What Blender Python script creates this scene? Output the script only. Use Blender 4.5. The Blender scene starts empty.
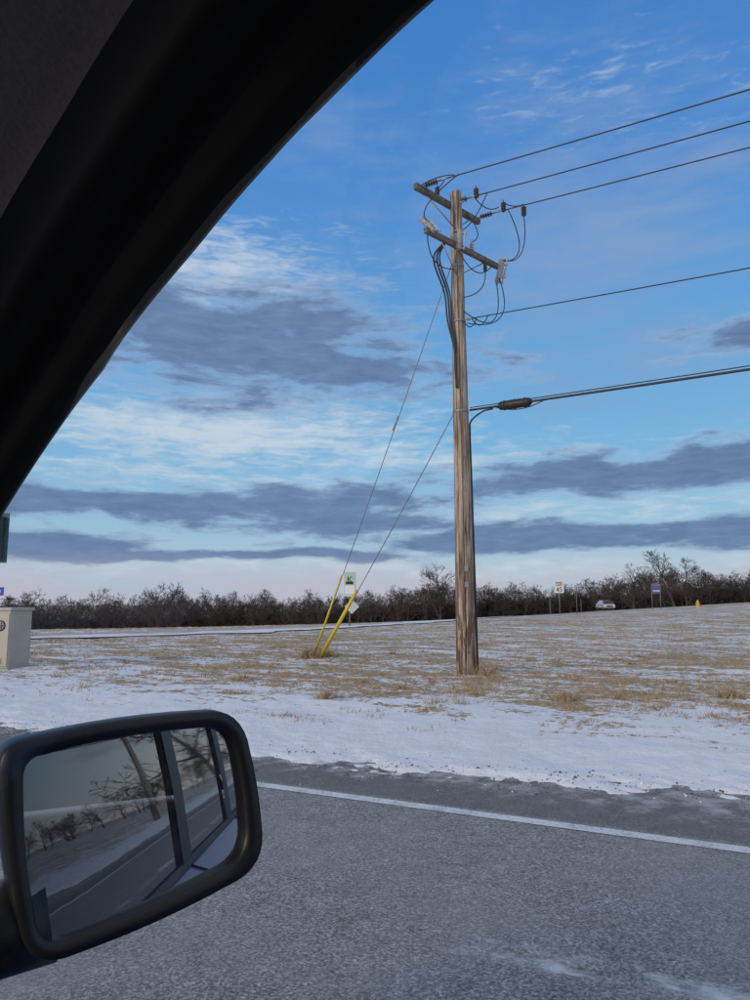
import bpy, math, random
from math import sin, cos, radians, pi, exp
from mathutils import Vector, Matrix, noise as mn
random.seed(7)
scene = bpy.context.scene
col = scene.collection
H0 = 1.4                      # eye height
A = radians(63.0)             # heading of the road / car, left of +Y
SF, CF = sin(A), cos(A)
def car(F, R, z): return Vector((-SF*F + CF*R, CF*F + SF*R, z))
def sstep(a, b, x):
    t = max(0.0, min(1.0, (x-a)/(b-a))); return t*t*(3-2*t)

# ------------------------------------------------------------------ helpers
def mesh(name, verts, faces, mats=None, parent=None, smooth=False, midx=None):
    me = bpy.data.meshes.new(name)
    me.from_pydata([tuple(v) for v in verts], [], faces)
    if mats:
        for m in (mats if isinstance(mats, (list, tuple)) else [mats]): me.materials.append(m)
    if midx: me.polygons.foreach_set('material_index', midx)
    if smooth: me.polygons.foreach_set('use_smooth', [True]*len(me.polygons))
    me.update()
    ob = bpy.data.objects.new(name, me); col.objects.link(ob)
    if parent: ob.parent = parent
    return ob
def empty(name):
    e = bpy.data.objects.new(name, None); col.objects.link(e); e.empty_display_size = .2; return e
def frame(d):
    d = d.normalized()
    a = Vector((0, 0, 1)) if abs(d.z) < .9 else Vector((1, 0, 0))
    x = d.cross(a).normalized(); y = d.cross(x).normalized()
    return x, y
def tube(name, pts, r, mat, parent=None, n=8):
    pts = [Vector(p) for p in pts]
    rs = r if isinstance(r, (list, tuple)) else [r]*len(pts)
    V, Fc = [], []
    px = None
    for i, p in enumerate(pts):
        d = (pts[min(i+1, len(pts)-1)] - pts[max(i-1, 0)]).normalized()
        if px is None: x, y = frame(d)
        else:
            x = (px - d*px.dot(d)).normalized(); y = d.cross(x)
        px = x
        for k in range(n):
            a = 2*pi*k/n
            V.append(p + (x*cos(a) + y*sin(a))*rs[i])
    for i in range(len(pts)-1):
        for k in range(n):
            Fc.append((i*n+k, i*n+(k+1) % n, (i+1)*n+(k+1) % n, (i+1)*n+k))
    Fc.append(tuple(range(n-1, -1, -1))); Fc.append(tuple((len(pts)-1)*n+k for k in range(n)))
    return mesh(name, V, Fc, mat, parent, True)
def lathe(name, p0, axis, prof, mat, parent=None, n=14):
    axis = Vector(axis).normalized(); p0 = Vector(p0)
    x, y = frame(axis); V, Fc = [], []
    for t, r in prof:
        for k in range(n):
            a = 2*pi*k/n
            V.append(p0 + axis*t + (x*cos(a)+y*sin(a))*r)
    m = len(prof)
    for i in range(m-1):
        for k in range(n):
            Fc.append((i*n+k, i*n+(k+1) % n, (i+1)*n+(k+1) % n, (i+1)*n+k))
    Fc.append(tuple(range(n-1, -1, -1))); Fc.append(tuple((m-1)*n+k for k in range(n)))
    ob = mesh(name, V, Fc, mat, parent, True)
    return ob
def box(name, c, size, mat, parent=None, ax=None, bevel=0.0):
    c = Vector(c)
    if ax is None: ax = (Vector((1,0,0)), Vector((0,1,0)), Vector((0,0,1)))
    V = []
    for sx in (-.5, .5):
        for sy in (-.5, .5):
            for sz in (-.5, .5):
                V.append(c + ax[0]*sx*size[0] + ax[1]*sy*size[1] + ax[2]*sz*size[2])
    Fc = [(0,1,3,2),(4,6,7,5),(0,4,5,1),(2,3,7,6),(0,2,6,4),(1,5,7,3)]
    ob = mesh(name, V, Fc, mat, parent)
    if bevel:
        b = ob.modifiers.new('b', 'BEVEL'); b.width = bevel; b.segments = 3; b.limit_method = 'ANGLE'
    return ob
def catmull(P, n):
    out = []
    P = [Vector(p) for p in P]
    Q = [P[0]*2-P[1]] + P + [P[-1]*2-P[-2]]
    for i in range(1, len(Q)-2):
        for k in range(n):
            t = k/n
            a, b, c, d = Q[i-1], Q[i], Q[i+1], Q[i+2]
            out.append(.5*((2*b)+(c-a)*t+(2*a-5*b+4*c-d)*t*t+(3*b-a-3*c+d)*t**3))
    out.append(P[-1]); return out

# ------------------------------------------------------------------ node helper
class NT:
    def __init__(s, t): s.t = t; s.n = t.nodes; s.l = t.links
    def new(s, ty, **k):
        nd = s.n.new(ty)
        for a, b in k.items(): setattr(nd, a, b)
        return nd
    def put(s, sock, v):
        if isinstance(v, bpy.types.NodeSocket): s.l.new(v, sock)
        elif v is not None: sock.default_value = v
    def m(s, op, a, b=None, c=None, clamp=False):
        nd = s.new('ShaderNodeMath', operation=op, use_clamp=clamp)
        s.put(nd.inputs[0], a)
        if b is not None: s.put(nd.inputs[1], b)
        if c is not None: s.put(nd.inputs[2], c)
        return nd.outputs[0]
    def mix(s, f, a, b, blend='MIX'):
        nd = s.new('ShaderNodeMix', data_type='RGBA', blend_type=blend)
        s.put(nd.inputs[0], f)
        s.put(nd.inputs[6], (*a, 1) if isinstance(a, tuple) and len(a) == 3 else a)
        s.put(nd.inputs[7], (*b, 1) if isinstance(b, tuple) and len(b) == 3 else b)
        return nd.outputs[2]
    def noise(s, vec, scale, detail=4, rough=.5, dist=0):
        nd = s.new('ShaderNodeTexNoise')
        if vec is not None: s.l.new(vec, nd.inputs['Vector'])
        nd.inputs['Scale'].default_value = scale; nd.inputs['Detail'].default_value = detail
        nd.inputs['Roughness'].default_value = rough; nd.inputs['Distortion'].default_value = dist
        return nd.outputs['Fac']
    def comb(s, x, y, z=0.0):
        nd = s.new('ShaderNodeCombineXYZ')
        s.put(nd.inputs[0], x); s.put(nd.inputs[1], y); s.put(nd.inputs[2], z)
        return nd.outputs[0]
    def ramp(s, f, stops, interp='LINEAR'):
        nd = s.new('ShaderNodeValToRGB'); nd.color_ramp.interpolation = interp
        e = nd.color_ramp.elements
        while len(e) < len(stops): e.new(.5)
        for i, (p, c) in enumerate(stops):
            e[i].position = p
            e[i].color = (*c, 1) if isinstance(c, tuple) else (c, c, c, 1)
        s.put(nd.inputs[0], f); return nd.outputs[0]
    def mr(s, v, a, b, c=0.0, d=1.0, smooth=True):
        nd = s.new('ShaderNodeMapRange', interpolation_type='SMOOTHSTEP' if smooth else 'LINEAR')
        s.put(nd.inputs[0], v)
        for i, x in enumerate((a, b, c, d)): nd.inputs[i+1].default_value = x
        return nd.outputs[0]
def newmat(name):
    m = bpy.data.materials.new(name); m.use_nodes = True
    t = NT(m.node_tree)
    bs = [n for n in m.node_tree.nodes if n.type == 'BSDF_PRINCIPLED'][0]
    return m, t, bs
def objco(t):
    return t.new('ShaderNodeNewGeometry').outputs['Position']
def simple(name, c, rough=.6, metal=0.0, var=.25, scale=20, bump=0.0, coat=0.0, spec=None, stretch=None):
    m, t, b = newmat(name)
    p = objco(t)
    if stretch:
        mp = t.new('ShaderNodeMapping'); t.l.new(p, mp.inputs[0]); mp.inputs['Scale'].default_value = stretch; p = mp.outputs[0]
    n = t.noise(p, scale, 2, .6)
    lo = tuple(x*(1-var) for x in c); hi = tuple(min(1, x*(1+var)) for x in c)
    t.put(b.inputs['Base Color'], t.ramp(n, [(.3, lo), (.7, hi)]))
    b.inputs['Roughness'].default_value = rough; b.inputs['Metallic'].default_value = metal
    if coat: b.inputs['Coat Weight'].default_value = coat; b.inputs['Coat Roughness'].default_value = .05
    if spec is not None: b.inputs['Specular IOR Level'].default_value = spec
    if bump:
        bn = t.new('ShaderNodeBump'); bn.inputs['Strength'].default_value = bump; bn.inputs['Distance'].default_value = .01
        t.l.new(n, bn.inputs['Height']); t.l.new(bn.outputs[0], b.inputs['Normal'])
    return m

# ------------------------------------------------------------------ world
SUN_AZ, SUN_EL = -128.0, 12.0
w = bpy.data.worlds.new("World"); scene.world = w; w.use_nodes = True
try:
    w.cycles.sampling_method = 'MANUAL'; w.cycles.sample_map_resolution = 256
except Exception: pass
t = NT(w.node_tree); t.n.clear()
gen = t.new('ShaderNodeTexCoord').outputs['Generated']
nrm = t.new('ShaderNodeVectorMath', operation='NORMALIZE'); t.l.new(gen, nrm.inputs[0])
sep = t.new('ShaderNodeSeparateXYZ'); t.l.new(nrm.outputs[0], sep.inputs[0])
X, Y, Z = sep.outputs
az = t.m('MULTIPLY', t.m('ARCTAN2', X, Y), 57.2958)
el = t.m('MULTIPLY', t.m('ARCSINE', Z), 57.2958)
elp = t.m('MAXIMUM', el, 0.0)
base = t.ramp(t.m('DIVIDE', elp, 60.0, clamp=True), [
    (0, (.48, .53, .66)), (.04, (.44, .58, .72)), (.10, (.30, .54, .75)), (.20, (.195, .47, .765)),
    (.33, (.13, .385, .745)), (.5, (.078, .28, .69)), (.7, (.052, .225, .62)), (1, (.05, .18, .50))])
sky = t.new('ShaderNodeTexSky', sky_type='NISHITA', sun_disc=False)
sky.sun_elevation = radians(SUN_EL); sky.sun_rotation = radians(SUN_AZ)
sky.altitude = 200
nish = t.new('ShaderNodeVectorMath', operation='SCALE'); t.l.new(sky.outputs[0], nish.inputs[0]); nish.inputs['Scale'].default_value = .12
base = t.mix(.10, base, nish.outputs[0])
wob = t.noise(t.comb(t.m('MULTIPLY', az, .09), t.m('MULTIPLY', el, .12), 20.0), 1.0, 1, .5)
elw = t.m('ADD', el, t.m('MULTIPLY_ADD', wob, 3.0, -1.5))
av = t.comb(az, elw, 0)
def bank(a0, e0, ra, re, wgt=1.0, off=0.0):
    n1 = t.new('ShaderNodeVectorMath', operation='MULTIPLY_ADD')
    t.l.new(av, n1.inputs[0]); n1.inputs[1].default_value = (1/ra, 1/re, 0); n1.inputs[2].default_value = (-a0/ra, -e0/re, 0)
    n2 = t.new('ShaderNodeVectorMath', operation='LENGTH'); t.l.new(n1.outputs[0], n2.inputs[0])
    return t.m('MULTIPLY_ADD', n2.outputs['Value'], -wgt, wgt+off)
def maxall(L):
    v = L[0]
    for q in L[1:]: v = t.m('MAXIMUM', v, q)
    return v
vD = t.comb(t.m('MULTIPLY', az, .13), t.m('MULTIPLY', el, .50), 3.1)
vF = t.comb(t.m('MULTIPLY', az, .28), t.m('MULTIPLY', el, 1.2), 7.7)
nD = t.noise(vD, 1.0, 7, .62, .2)
nF = t.noise(vF, 1.5, 5, .60, .4)
# bright thin cirrus
mW = maxall([bank(-13, 12.8, 20, 3.0, .9, .26), bank(-14, 24.8, 13, 3.6, .8, .10), bank(3, 11.2, 19, 1.1, .6, .08),
             bank(18, 35, 18, 6.0, .55, -.36), bank(16, 6.9, 20, 1.2, .6, .05), bank(-15, 9.4, 18, 1.1, .6, .08), bank(-5, 2.8, 34, .9, .5, .15)])
dW = t.mr(t.m('ADD', mW, t.m('MULTIPLY_ADD', nF, 2.4, -1.2)), -.05, 1.3)
c1 = t.mix(t.m('MULTIPLY', dW, .80), base, (.66, .72, .79))
# broad lavender veil
mV = maxall([bank(18, 27, 18, 11, .7, .22), bank(20, 18, 15, 5, .7, .15), bank(-3, 34, 15, 5, .5, .0), bank(-9, 20, 18, 7.0, .8, .15)])
dV = t.mr(t.m('ADD', mV, t.m('MULTIPLY_ADD', nD, 2.0, -1.0)), .0, 1.3)
c1 = t.mix(t.m('MULTIPLY', dV, .72), c1, (.26, .37, .59))
# slate cumulus / stratus
mD = maxall([bank(-12, 20.2, 14, 4.3, 1.0, .16), bank(-3, 18.0, 12, 2.4, 1.0, .12), bank(-8.5, 7.5, 20, 1.45, 1.0, .22), bank(-1, 5.9, 15, .9, 1.0, .16), bank(-24, 4.6, 8, 1.2, 1.0, .22),
             bank(20, 9.4, 14, 1.5, 1.0, .18), bank(14, 4.9, 22, 1.0, 1.0, .22), bank(-8, 3.7, 14, .6, 1.0, .14), bank(27, 18, 6, 1.4, .7, -.15),
             t.m('MULTIPLY_ADD', t.mr(t.m('ABSOLUTE', az), 36, 52), 1.15, -1.3)])
mD = t.m('MAXIMUM', mD, -1.3)
dD = t.mr(t.m('ADD', mD, t.m('MULTIPLY_ADD', nD, 3.4, -1.7)), -.22, .66)
dcol = t.ramp(t.m('ADD', t.m('MULTIPLY', dD, .78), t.m('MULTIPLY_ADD', nF, .75, -.36), clamp=True),
              [(0, (.50, .60, .75)), (.35, (.29, .39, .58)), (.7, (.155, .24, .42)), (1, (.10, .17, .325))])
c2 = t.mix(t.m('MULTIPLY', dD, .93), c1, dcol)
# pale pink haze clouds at the horizon
dH = t.m('MULTIPLY', t.mr(el, 4.2, .8), t.mr(nD, .32, .60))
c3 = t.mix(t.m('MULTIPLY', dH, .72), c2, (.55, .50, .59))
# made-up pale cloud added overhead, out of view, as neutral fill light
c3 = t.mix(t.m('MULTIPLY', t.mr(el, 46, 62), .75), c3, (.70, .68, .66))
# warm boost added behind the viewer, toward the low sun, for fill light
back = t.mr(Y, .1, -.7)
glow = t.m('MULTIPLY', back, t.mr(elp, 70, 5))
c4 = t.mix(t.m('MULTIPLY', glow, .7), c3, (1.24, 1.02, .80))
below = t.mr(el, 0.0, -2.0)
c5 = t.mix(below, c4, (.22, .24, .28))
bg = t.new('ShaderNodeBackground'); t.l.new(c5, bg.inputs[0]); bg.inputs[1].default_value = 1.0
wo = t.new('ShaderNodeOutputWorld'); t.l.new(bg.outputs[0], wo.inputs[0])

sd = Vector((sin(radians(SUN_AZ))*cos(radians(SUN_EL)), cos(radians(SUN_AZ))*cos(radians(SUN_EL)), sin(radians(SUN_EL))))
L = bpy.data.lights.new('sun', 'SUN'); L.energy = 1.6; L.angle = radians(12); L.color = (1, .84, .67)
sun = bpy.data.objects.new('sun', L); col.objects.link(sun); sun.rotation_euler = (-sd).to_track_quat('-Z', 'Y').to_euler()

# ------------------------------------------------------------------ camera
cd = bpy.data.cameras.new('camera'); cam = bpy.data.objects.new('camera', cd); col.objects.link(cam)
cd.sensor_fit = 'VERTICAL'; cd.sensor_height = 36; cd.lens = 26.64
cd.clip_start = .01; cd.clip_end = 8000
cam.location = (0, 0, H0); cam.rotation_euler = (radians(90+7.93), 0, 0)
scene.camera = cam
scene.view_settings.view_transform = 'Standard'; scene.view_settings.look = 'None'; scene.view_settings.exposure = 0

# ------------------------------------------------------------------ terrain
def terr(x, y):
    s = sstep(24, 92, y)
    yc = min(y, 320); xc = max(-220, min(220, x))
    h1 = 1.25 - .0278*yc + .058*xc - .9*sstep(120, 220, y)
    return s*h1 + .12*s*mn.noise(Vector((x*.05, y*.05, 0)))
def ground_h(F, R):
    p = car(F, R, 0); x, y = p.x, p.y
    h = terr(x, y)
    if R < 4.9: return h-.06
    shift = .5*sstep(3.2, -.3, F)
    nz = .5*mn.noise(Vector((F*.7, R*.7, 2))) + .40*mn.noise(Vector((F*2.6, R*2.6, 5))) + .30*mn.noise(Vector((F*9, R*9, 1)))
    e = -.055 + .085*sstep(5.25, 6.15, R - shift + nz*.7)
    if R < 60:
        e += sstep(5.9, 6.6, R)*(.035*mn.noise(Vector((F*.8, R*.8, 9))) + .018*mn.noise(Vector((F*3.1, R*3.1, 4))) + .010*mn.noise(Vector((F*9, R*9, 3))))
    e += .05*sstep(6, 9, R)
    return h + e
def frange(a, b, s):
    n = int(round((b-a)/s)); return [a+(b-a)*i/n for i in range(n)]
Rs = [-3000, -1200, -500, -250, -120, -60, -30, -15, -7, -3, 0, 3, 4.5] + frange(4.9, 6.6, .035) + frange(6.6, 9, .06) + frange(9, 20, .14) + frange(20, 50, .5) + frange(50, 160, 3) + frange(160, 420, 14) + [420, 600, 1000, 1800, 3500, 6000]
half = frange(12, 30, .3) + frange(30, 150, 2) + frange(150, 420, 14) + [420, 600, 1000, 1800, 3500, 6000]
Fs = [-v for v in reversed(half)] + frange(-12, -4, .2) + frange(-4, 11, .05) + frange(11, 12, .2) + half
V = []; Fc = []
for R in Rs:
    for F in Fs:
        p = car(F, R, 0); V.append((p.x, p.y, ground_h(F, R)))
nf = len(Fs)
for i in range(len(Rs)-1):
    for j in range(nf-1):
        Fc.append((i*nf+j, i*nf+j+1, (i+1)*nf+j+1, (i+1)*nf+j))
gm, t, b = newmat('snowy_field')
pos = objco(t); sp = t.new('ShaderNodeSeparateXYZ'); t.l.new(pos, sp.inputs[0])
Rn = t.m('ADD', t.m('MULTIPLY', sp.outputs[0], CF), t.m('MULTIPLY', sp.outputs[1], SF))
Fn = t.m('ADD', t.m('MULTIPLY', sp.outputs[0], -SF), t.m('MULTIPLY', sp.outputs[1], CF))
vs = t.comb(t.m('MULTIPLY', Fn, .45), Rn, 0)
big = t.noise(t.comb(t.m('MULTIPLY', Fn, .35), Rn, 0), .30, 4, .6, .6)
mid = t.noise(vs, 1.5, 5, .65, .4)
fine = t.noise(pos, 9, 4, .7)
vfine = t.noise(pos, 55, 2, .7)
bias = t.ramp(t.m('DIVIDE', Rn, 100), [(.0, .80), (.070, .86), (.082, .66), (.092, .55), (.105, .475), (.14, .448), (.2, .452), (.35, .462), (.6, .44), (1, .39)])
val = t.m('ADD', bias, t.m('ADD', t.m('MULTIPLY_ADD', big, .55, -.275), t.m('ADD', t.m('MULTIPLY_ADD', mid, 1.2, -.6), t.m('MULTIPLY_ADD', fine, 1.0, -.5))))
smask = t.mr(val, .43, .55)
grass = t.ramp(t.m('ADD', t.m('MULTIPLY', fine, .5), t.m('MULTIPLY', vfine, .5)), [(.3, (.20, .135, .075)), (.5, (.42, .305, .17)), (.68, (.61, .465, .295))])
grass = t.mix(t.m('MULTIPLY', t.mr(big, .35, .7), .45), grass, (.33, .215, .12))
snow = t.mix(t.m('MULTIPLY', t.mr(fine, .45, .75), .25), (.84, .85, .87), (.57, .565, .57))
c = t.mix(smask, grass, snow)
edge = t.m('ADD', t.mr(Rn, 6.05, 5.45), t.m('MULTIPLY_ADD', t.noise(pos, 3.0, 4, .7), 1.7, -.85))
edge = t.m('MULTIPLY', t.mr(edge, .25, .85), t.mr(Rn, 7.4, 6.5))
grit = t.ramp(vfine, [(.33, (.09, .082, .074)), (.55, (.26, .24, .22)), (.75, (.56, .55, .54))])
c = t.mix(t.m('MULTIPLY', edge, .8), c, grit)
t.put(b.inputs['Base Color'], c); b.inputs['Roughness'].default_value = .85
bn = t.new('ShaderNodeBump'); bn.inputs['Strength'].default_value = .6; bn.inputs['Distance'].default_value = .04
t.l.new(t.m('ADD', fine, t.m('MULTIPLY', vfine, .35)), bn.inputs['Height']); t.l.new(bn.outputs[0], b.inputs['Normal'])
ground = mesh('ground', V, Fc, gm, None, True)

# ------------------------------------------------------------------ road
am, t, b = newmat('salted_asphalt')
pos = objco(t)
agg = t.new('ShaderNodeTexVoronoi'); t.l.new(pos, agg.inputs['Vector']); agg.inputs['Scale'].default_value = 105
agc = t.new('ShaderNodeSeparateColor'); t.l.new(agg.outputs['Color'], agc.inputs[0])
n1 = t.noise(pos, 60, 3, .8); n2 = t.noise(pos, .8, 4, .6); n3 = t.noise(pos, 5, 4, .7)
v = t.m('ADD', t.m('MULTIPLY', agc.outputs[0], .38), t.m('ADD', t.m('MULTIPLY', n1, .5), t.m('MULTIPLY', n3, .26)))
c = t.ramp(v, [(.30, (.075, .071, .067)), (.5, (.195, .187, .178)), (.70, (.36, .348, .335)), (.88, (.68, .67, .66))])
c = t.mix(t.m('MULTIPLY', t.mr(n2, .4, .65), .4), c, (.32, .31, .298))
sp = t.new('ShaderNodeSeparateXYZ'); t.l.new(pos, sp.inputs[0])
Rn = t.m('ADD', t.m('MULTIPLY', sp.outputs[0], CF), t.m('MULTIPLY', sp.outputs[1], SF))
Fn = t.m('ADD', t.m('MULTIPLY', sp.outputs[0], -SF), t.m('MULTIPLY', sp.outputs[1], CF))
c = t.mix(t.m('MULTIPLY', t.mr(Rn, 5.0, 5.1), .50), c, (.075, .065, .056))
# slush and grit smeared along the verge
sl = t.m('MULTIPLY', t.mr(t.m('ADD', Rn, t.m('MULTIPLY_ADD', n3, 1.6, -.8)), 5.45, 6.0), t.mr(t.m('ADD', n3, t.m('MULTIPLY', n1, .4)), .54, .84))
c = t.mix(t.m('MULTIPLY', sl, .75), c, (.50, .485, .47))
tr = t.m('MULTIPLY', t.mr(t.m('ABSOLUTE', t.m('SUBTRACT', Rn, t.m('MULTIPLY_ADD', n3, .35, 2.95))), .12, .0), t.mr(t.noise(t.comb(t.m('MULTIPLY', Fn, .5), Rn, 0), 3.0, 4, .7), .42, .62))
tr = t.m('MULTIPLY', tr, t.mr(Fn, 1.5, .9))
c = t.mix(t.m('MULTIPLY', tr, .9), c, (.78, .78, .78))
t.put(b.inputs['Base Color'], c); b.inputs['Roughness'].default_value = .8
bn = t.new('ShaderNodeBump'); bn.inputs['Strength'].default_value = .4; bn.inputs['Distance'].default_value = .006
t.l.new(n1, bn.inputs['Height']); t.l.new(bn.outputs[0], b.inputs['Normal'])
def strip(name, F0, F1, R0, R1, z, mat, parent=None, n=60):
    V = []; Fc = []
    for i in range(n+1):
        F = F0+(F1-F0)*i/n
        V += [car(F, R0, z), car(F, R1, z)]
    for i in range(n): Fc.append((2*i, 2*i+1, 2*i+3, 2*i+2))
    return mesh(name, V, Fc, mat, parent)
strip('road', -160, 60, -9.5, 7.0, 0, am)
def paint(name, c):
    m, t, b = newmat(name); pos = objco(t)
    n = t.noise(pos, 45, 4, .8); n2 = t.noise(pos, 6, 4, .6)
    f = t.mr(t.m('ADD', n, t.m('MULTIPLY', n2, .5)), .66, .95)
    t.put(b.inputs['Base Color'], t.mix(t.m('MULTIPLY', f, .75), c, (.25, .25, .25))); b.inputs['Roughness'].default_value = .6
    return m
white = paint('road_paint_white', (.78, .79, .79)); yell = paint('road_paint_yellow', (.6, .4, .05))
mk = empty('road_markings')
strip('edge_line', -160, 60, 4.88, 5.0, .004, white, mk)
for i in range(-14, -1): strip('lane_dash', i*9.0-2, i*9.0+1, 1.05, 1.17, .004, white, mk, 3)
strip('centre_line', -160, 60, -2.6, -2.48, .004, yell, mk)

# side road across the field
P = catmull([(-60, 20, 0), (-30, 24.5, 0), (-14, 31, 0), (-5, 41, 0), (3, 58, 0), (12, 80, 0), (24, 100, 0), (40, 120, 0), (70, 150, 0)], 14)
def ribbon(name, P, o0, o1, dz, mat, parent=None, wob=0):
    V = []; Fc = []
    for i, p in enumerate(P):
        d = (P[min(i+1, len(P)-1)]-P[max(i-1, 0)]).normalized(); n = Vector((d.y, -d.x, 0))
        for k in range(5):
            o = o0+(o1-o0)*k/4 + (wob*mn.noise(Vector((i*.35, k*3, 0))) if k in (0, 4) else 0)
            q = p+n*o; V.append((q.x, q.y, terr(q.x, q.y)+.05+dz))
    for i in range(len(P)-1):
        for k in range(4): Fc.append((i*5+k, i*5+k+1, (i+1)*5+k+1, (i+1)*5+k))
    return mesh(name, V, Fc, mat, parent, True)
snm = simple('snow_bank', (.80, .80, .80), .8, var=.12, scale=3)
slush = simple('snow_dusted_lane', (.48, .42, .35), .9, var=.3, scale=.8)
ribbon('side_road', P, -1.8, 1.8, .05, slush)
ribbon('snow_bank', P, 1.8, 4.0, .08, snm, None, 1.8)

# ------------------------------------------------------------------ dry grass
gv = []; gf = []
def blade(x, y, z, h, wd, lean):
    a = random.uniform(0, 2*pi); b_ = random.uniform(0, 2*pi)
    i = len(gv)
    gv.append((x-cos(a)*wd, y-sin(a)*wd, z)); gv.append((x+cos(a)*wd, y+sin(a)*wd, z))
    gv.append((x+cos(b_)*lean, y+sin(b_)*lean, z+h)); gf.append((i, i+1, i+2))
def tuft(x, y, n, h, spread):
    F = -SF*x + CF*y; R = CF*x + SF*y
    z = ground_h(F, R)-.01
    for k in range(n):
        r = spread*random.random()**.7; a = random.uniform(0, 6.28)
        blade(x+cos(a)*r, y+sin(a)*r, z, h*random.uniform(.4, 1.1), random.uniform(.003, .007)*(1+y*.03), h*random.uniform(.1, 1.0))
cnt = 0
while cnt < 16000:
    y = 8 + 46*random.random()**1.4; x = y*random.uniform(-.62, .62)
    F = -SF*x + CF*y; R = CF*x + SF*y
    if R < 7.4: continue
    d = mn.noise(Vector((F*.2, R*.6, 3)))*1.0 + mn.noise(Vector((F*.9, R*1.6, 8)))*.8 + sstep(7.8, 11.5, R)*.75 - .65
    if random.random() > .5+d: continue
    tuft(x, y, random.randint(4, 9), random.uniform(.03, .085), random.uniform(.04, .14)); cnt += 1
for k in range(150):
    y = random.uniform(9.2, 30); x = y*random.uniform(-.6, .6)
    if CF*x+SF*y < 8.4: continue
    tuft(x, y, random.randint(25, 60), random.uniform(.07, .14), random.uniform(.08, .2))
for (x, y, n, h, s) in [(-.68, 10.5, 150, .16, .16), (2.55, 10.3, 170, .15, .17), (5.0, 10.7, 240, .17, .24), (1.1, 9.9, 60, .10, .15),
                        (-2.2, 11.2, 60, .10, .15), (3.6, 9.6, 50, .09, .12), (4.6, 9.4, 50, .09, .12), (-1.55, 18.25, 320, .42, .34), (-1.2, 18.5, 160, .3, .3), (1.8, 14.1, 150, .22, .35), (2.1, 14.3, 90, .2, .25)]:
    tuft(x, y, n, h, s)
gmt, t, b = newmat('dry_grass')
pp = objco(t)
t.put(b.inputs['Base Color'], t.ramp(t.noise(pp, 7, 3, .7), [(.3, (.20, .135, .075)), (.5, (.37, .275, .16)), (.7, (.56, .44, .29))])); b.inputs['Roughness'].default_value = .8
mesh('dry_grass', gv, gf, gmt)
gv2 = []; gf2 = []; mi = []
for k in range(2600):
    F = random.uniform(-3, 12); R = random.gauss(5.85, .22) + .5*sstep(3.2, -.3, F)
    if R < 5.05 or R > 6.9: continue
    if mn.noise(Vector((F*1.3, R*2, 4))) < -.05 and random.random() < .8: continue
    s = random.uniform(.003, .010)*(1.8 if random.random() < .06 else 1)
    c = car(F, R, max(0.0, ground_h(F, R))+s*.3); i = len(gv2)
    for d in ((1,0,0),(0,1,0),(-1,0,0),(0,-1,0),(0,0,.8),(0,0,-.8)):
        gv2.append(c+Vector(d)*s*random.uniform(.6, 1.2))
    for f in ((0,1,4),(1,2,4),(2,3,4),(3,0,4),(1,0,5),(2,1,5),(3,2,5),(0,3,5)):
        gf2.append(tuple(i+q for q in f)); 
    mi += [0 if random.random() < .78 else 1]*8
mesh('gravel', gv2, gf2, [simple('gravel_dark', (.12, .10, .085), .9), snm], None, False, mi)

# ------------------------------------------------------------------ trees
bark, t, b = newmat('winter_bark')
pp = objco(t)
t.put(b.inputs['Base Color'], t.ramp(t.noise(pp, .05, 2, .6), [(.35, (.040, .033, .032)), (.65, (.082, .060, .049))])); b.inputs['Roughness'].default_value = .9
def tree_mesh(name, seed, Hh, counts, minr=.02, spread=.75, multi=1, low=.18):
    rnd = random.Random(seed); V = []; Fc = []
    def seg(p, q, r0, r1, thin):
        d = (q-p)
        if d.length < 1e-5: return
        x, y = frame(d)
        if thin:
            a = rnd.uniform(0, pi); s = x*cos(a)+y*sin(a); i = len(V)
            V.extend([p-s*r0, p+s*r0, q+s*r1, q-s*r1]); Fc.append((i, i+1, i+2, i+3)); return
        i = len(V); n = 5
        for (c, r) in ((p, r0), (q, r1)):
            for k in range(n):
                a = 2*pi*k/n; V.append(c+(x*cos(a)+y*sin(a))*r)
        for k in range(n): Fc.append((i+k, i+(k+1) % n, i+n+(k+1) % n, i+n+k))
    def branch(p, d, ln, r, lev):
        ns = 6 if lev == 0 else (4 if lev == 1 else (2 if lev == 2 else 1)); pts = [p]; dd = d.copy()
        for k in range(ns):
            j = .10 if lev == 0 else .24
            dd = (dd + Vector((rnd.gauss(0, j), rnd.gauss(0, j), rnd.gauss(0, j)+(.07 if lev else .04)))).normalized()
            pts.append(pts[-1]+dd*ln/ns)
        rr = [max(minr, r*(1-.8*k/ns)) for k in range(ns+1)]
        for k in range(ns): seg(pts[k], pts[k+1], rr[k], rr[k+1], lev >= 2)
        if lev >= len(counts): return
        for c in range(counts[lev]):
            f = (low + (1-low)*(c+rnd.random())/counts[lev]) if lev == 0 else (.2+.8*(c+rnd.random())/counts[lev])
            f = min(f, .999); k = int(f*ns); q = pts[k].lerp(pts[k+1], f*ns-k)
            ax = (pts[k+1]-pts[k]).normalized(); x, y = frame(ax)
            a = c*2.4+rnd.uniform(-.6, .6); sp = spread*rnd.uniform(.7, 1.2)*(1.15-.5*f if lev == 0 else 1)
            nd = (ax*cos(sp)+(x*cos(a)+y*sin(a))*sin(sp)).normalized()
            l2 = ln*(.58 if lev == 0 else .55)*(1.1-.55*f)*rnd.uniform(.75, 1.2)
            branch(q, nd, l2, r*.5*(1.05-.5*f), lev+1)
    for m in range(multi):
        d = Vector((rnd.gauss(0, .06+.15*(multi > 1)), rnd.gauss(0, .06+.15*(multi > 1)), 1)).normalized()
        branch(Vector((rnd.gauss(0, .4*(multi > 1)), rnd.gauss(0, .4*(multi > 1)), -.4)), d, Hh*.8, Hh*.017, 0)
    me = bpy.data.meshes.new(name); me.from_pydata([tuple(v) for v in V], [], Fc); me.materials.append(bark); me.update()
    return me
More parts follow.
